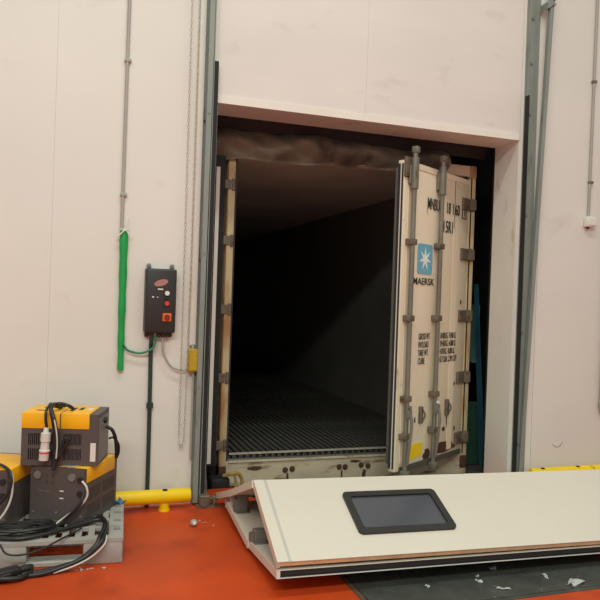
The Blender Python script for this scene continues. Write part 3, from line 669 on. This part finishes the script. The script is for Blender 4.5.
cable([(.10, -.82, .345), (.09, -.835, .30), (.04, -.82, .24), (-.01, -.80, .19), (-.06, -.84, .168), (-.16, -.90, .167), (-.30, -.88, .167)], .0095, 'cable', 'black cable running from the lower charger gland onto the pallet')
def coil(cx_, cy_, rx, ry, z, turns, seed, r, label):
    rn = random.Random(seed); P = []
    for k in range(int(turns*10)+1):
        a = 2*math.pi*k/10; s_ = 1+rn.uniform(-.12, .12); P.append((cx_+rx*s_*math.cos(a), cy_+ry*s_*math.sin(a), z+.008*(k/10)+rn.uniform(0, .006)))
    return cable(P, r, 'cable', label, 8)
coil(-.22, -.83, .15, .085, .162, 3.2, 3, .010, 'coil of black cable lying at the front of the pallet')
coil(-.30, -.86, .12, .06, .170, 2.2, 9, .0085, 'smaller coil of black cable on the pallet by the left charger')
cable([(-.40, -.93, .165), (-.24, -.985, .165), (-.105, -.945, .168), (.033, -.86, .168), (.14, -.80, .175), (.20, -.79, .18), (.235, -.83, .178), (.225, -.93, .17), (.20, -1.04, .165), (.175, -1.09, .13), (.09, -1.10, .06), (-.016, -1.105, .03), (-.147, -1.12, .018), (-.27, -1.12, .018)], .0125, 'cable', 'thick black cable dropping over the pallet edge to the floor')
cable([(.02, -.84, .165), (.12, -.79, .178), (.18, -.76, .19), (.225, -.80, .19), (.245, -.90, .175), (.225, -1.03, .165), (.20, -1.09, .14), (.12, -1.105, .075), (.0, -1.125, .035), (-.12, -1.15, .016), (-.25, -1.15, .016)], .0125, 'cable', 'second thick black cable dropping over the pallet edge')
cable([(.21, -.96, .172), (.235, -1.03, .165), (.222, -1.10, .135), (.15, -1.118, .075), (.05, -1.13, .035), (-.05, -1.14, .012)], .0045, 'cable_w', 'thin pale wire following the thick black cables')
cable([(-.333, -1.07, .17), (-.30, -1.09, .125), (-.229, -1.095, .112), (-.125, -1.09, .13), (-.03, -1.07, .168), (.03, -.98, .165), (.10, -.88, .165)], .0055, 'cable', 'thin black cable sagging across the front of the pallet')
cable([(-.46, -.60, .508), (-.39, -.65, .512), (-.335, -.735, .512), (-.303, -.785, .48), (-.298, -.79, .42), (-.305, -.795, .34), (-.34, -.81, .26), (-.40, -.83, .20), (-.47, -.86, .17)], .0065, 'cable_w', 'pale cable hanging over the left charger')
cable([(-.48, -.59, .512), (-.42, -.62, .516), (-.355, -.71, .516), (-.312, -.78, .49), (-.308, -.80, .42), (-.345, -.80, .34), (-.42, -.79, .27)], .0095, 'cable', 'black cable hanging over the corner of the left charger')
cn = empty('cable_connector', (-.27, -1.14, 0), math.radians(28)); tag(cn, 'black cable connector lying on the red floor by the pallet', 'connector')
MB().box(-.10, .05, -.035, .035, .0, .065, .014, 3).build('body', 'cable', cn)
MB().tube([(.05, 0, .034), (.09, 0, .036), (.12, 0, .03)], .022, 14).build('nose', 'cable', cn)
MB().box(-.07, -.01, -.041, .041, .012, .05, .006).build('grip', 'c_blk', cn)
cable([(-.16, -1.115, .022), (-.22, -1.19, .022), (-.32, -1.20, .03), (-.42, -1.15, .025), (-.52, -1.08, .02)], .014, 'cable', 'thick black cable trailing past the connector on the floor')

# ================================================================ SMALL LITTER
def scrap(name, x, y, z, w_, d_, seed, m, label, grp, cat, rz=0, lift=.012):
    rn = random.Random(seed); n = 12
    def fn(u, v): return Vector(((u-.5)*w_*(1+.3*math.sin(5*v+seed)), (v-.5)*d_*(1+.35*math.sin(4*u+seed*2)), .0015+lift*abs(math.sin(3.3*u+seed)*math.cos(2.7*v+seed))))
    mb = MB().grid(fn, 8, 6); r = bmesh.ops.solidify(mb.bm, geom=mb.bm.faces[:], thickness=-.0012)
    o = mb.build(name, m, loc=(x, y, z), rz=rz); tag(o, label, cat, grp); return o
G = 'white paper scraps on the leveller'
for i, (x, y, w_, d_, lb) in enumerate(((2.451, -1.655, .07, .05, 'white paper scrap on the leveller close under the fallen door'), (2.293, -1.736, .03, .03, 'tiny white paper flake on the leveller beside a larger scrap'), (2.259, -1.799, .06, .04, 'small white paper scrap on the leveller beside a tiny flake'), (2.345, -1.915, .13, .05, 'long thin white paper strip on the leveller plate'), (1.941, -1.79, .04, .03, 'lone small white paper scrap near the leveller side frame'), (2.692, -1.834, .1, .03, 'narrow white paper sliver between fallen door and crumpled paper'))):
    scrap('paper_scrap', x, y, .0005, w_*.65, d_*.65, 11+i, 'paper', lb, G, 'paper', rz=i*.9)
scrap('paper_scrap', 2.79, -1.96, .0005, .11, .06, 21, 'paper', 'crumpled white paper on the edge of the leveller plate', None, 'paper', .5, .025)
G2 = 'white tape scraps by the pallet'
for i, (x, y, w_, d_) in enumerate(((.055, -1.10, .08, .012), (.10, -1.095, .02, .07), (.145, -1.098, .05, .014), (.225, -1.105, .03, .03))):
    scrap('tape_scrap', x, y, 0, w_*.7, d_*.7, 31+i, 'paper', 'narrow white tape scrap on the red floor before the pallet', G2, 'tape', rz=.2*i, lift=.004)
G3 = 'pale crumbs near the door track'
for i, (x, y) in enumerate(((.929, -.466), (.971, -.539), (.90, -.42))):
    scrap('crumb', x, y, 0, .035, .012, 41+i, 'core', 'pale thin splinter on the red floor near the track', G3, 'splinter', rz=.8*i, lift=.004)
bl = MB().sphere((0, 0, .024), .026, (1, 1, .92), 18)
bl = bl.build('round_cap', 'conduit', loc=(.842, -.515, 0)); tag(bl, 'small round grey cap lying on the red floor', 'cap'); MB().cyl((0, -.02, .03), (0, -.028, .032), .012, 12).build('cap_button', 'white_pl', bl)
scrap('plastic_wrap', .325, -.40, PH+.001, .10, .09, 51, 'blue', 'crumpled blue plastic wrap on the pallet corner', None, 'plastic', .3, .05)
scrap('paper_sheet', .03, -.70, .5005, .10, .08, 61, 'paper', 'white paper trapped under the top charger', None, 'paper', -.5, .002)
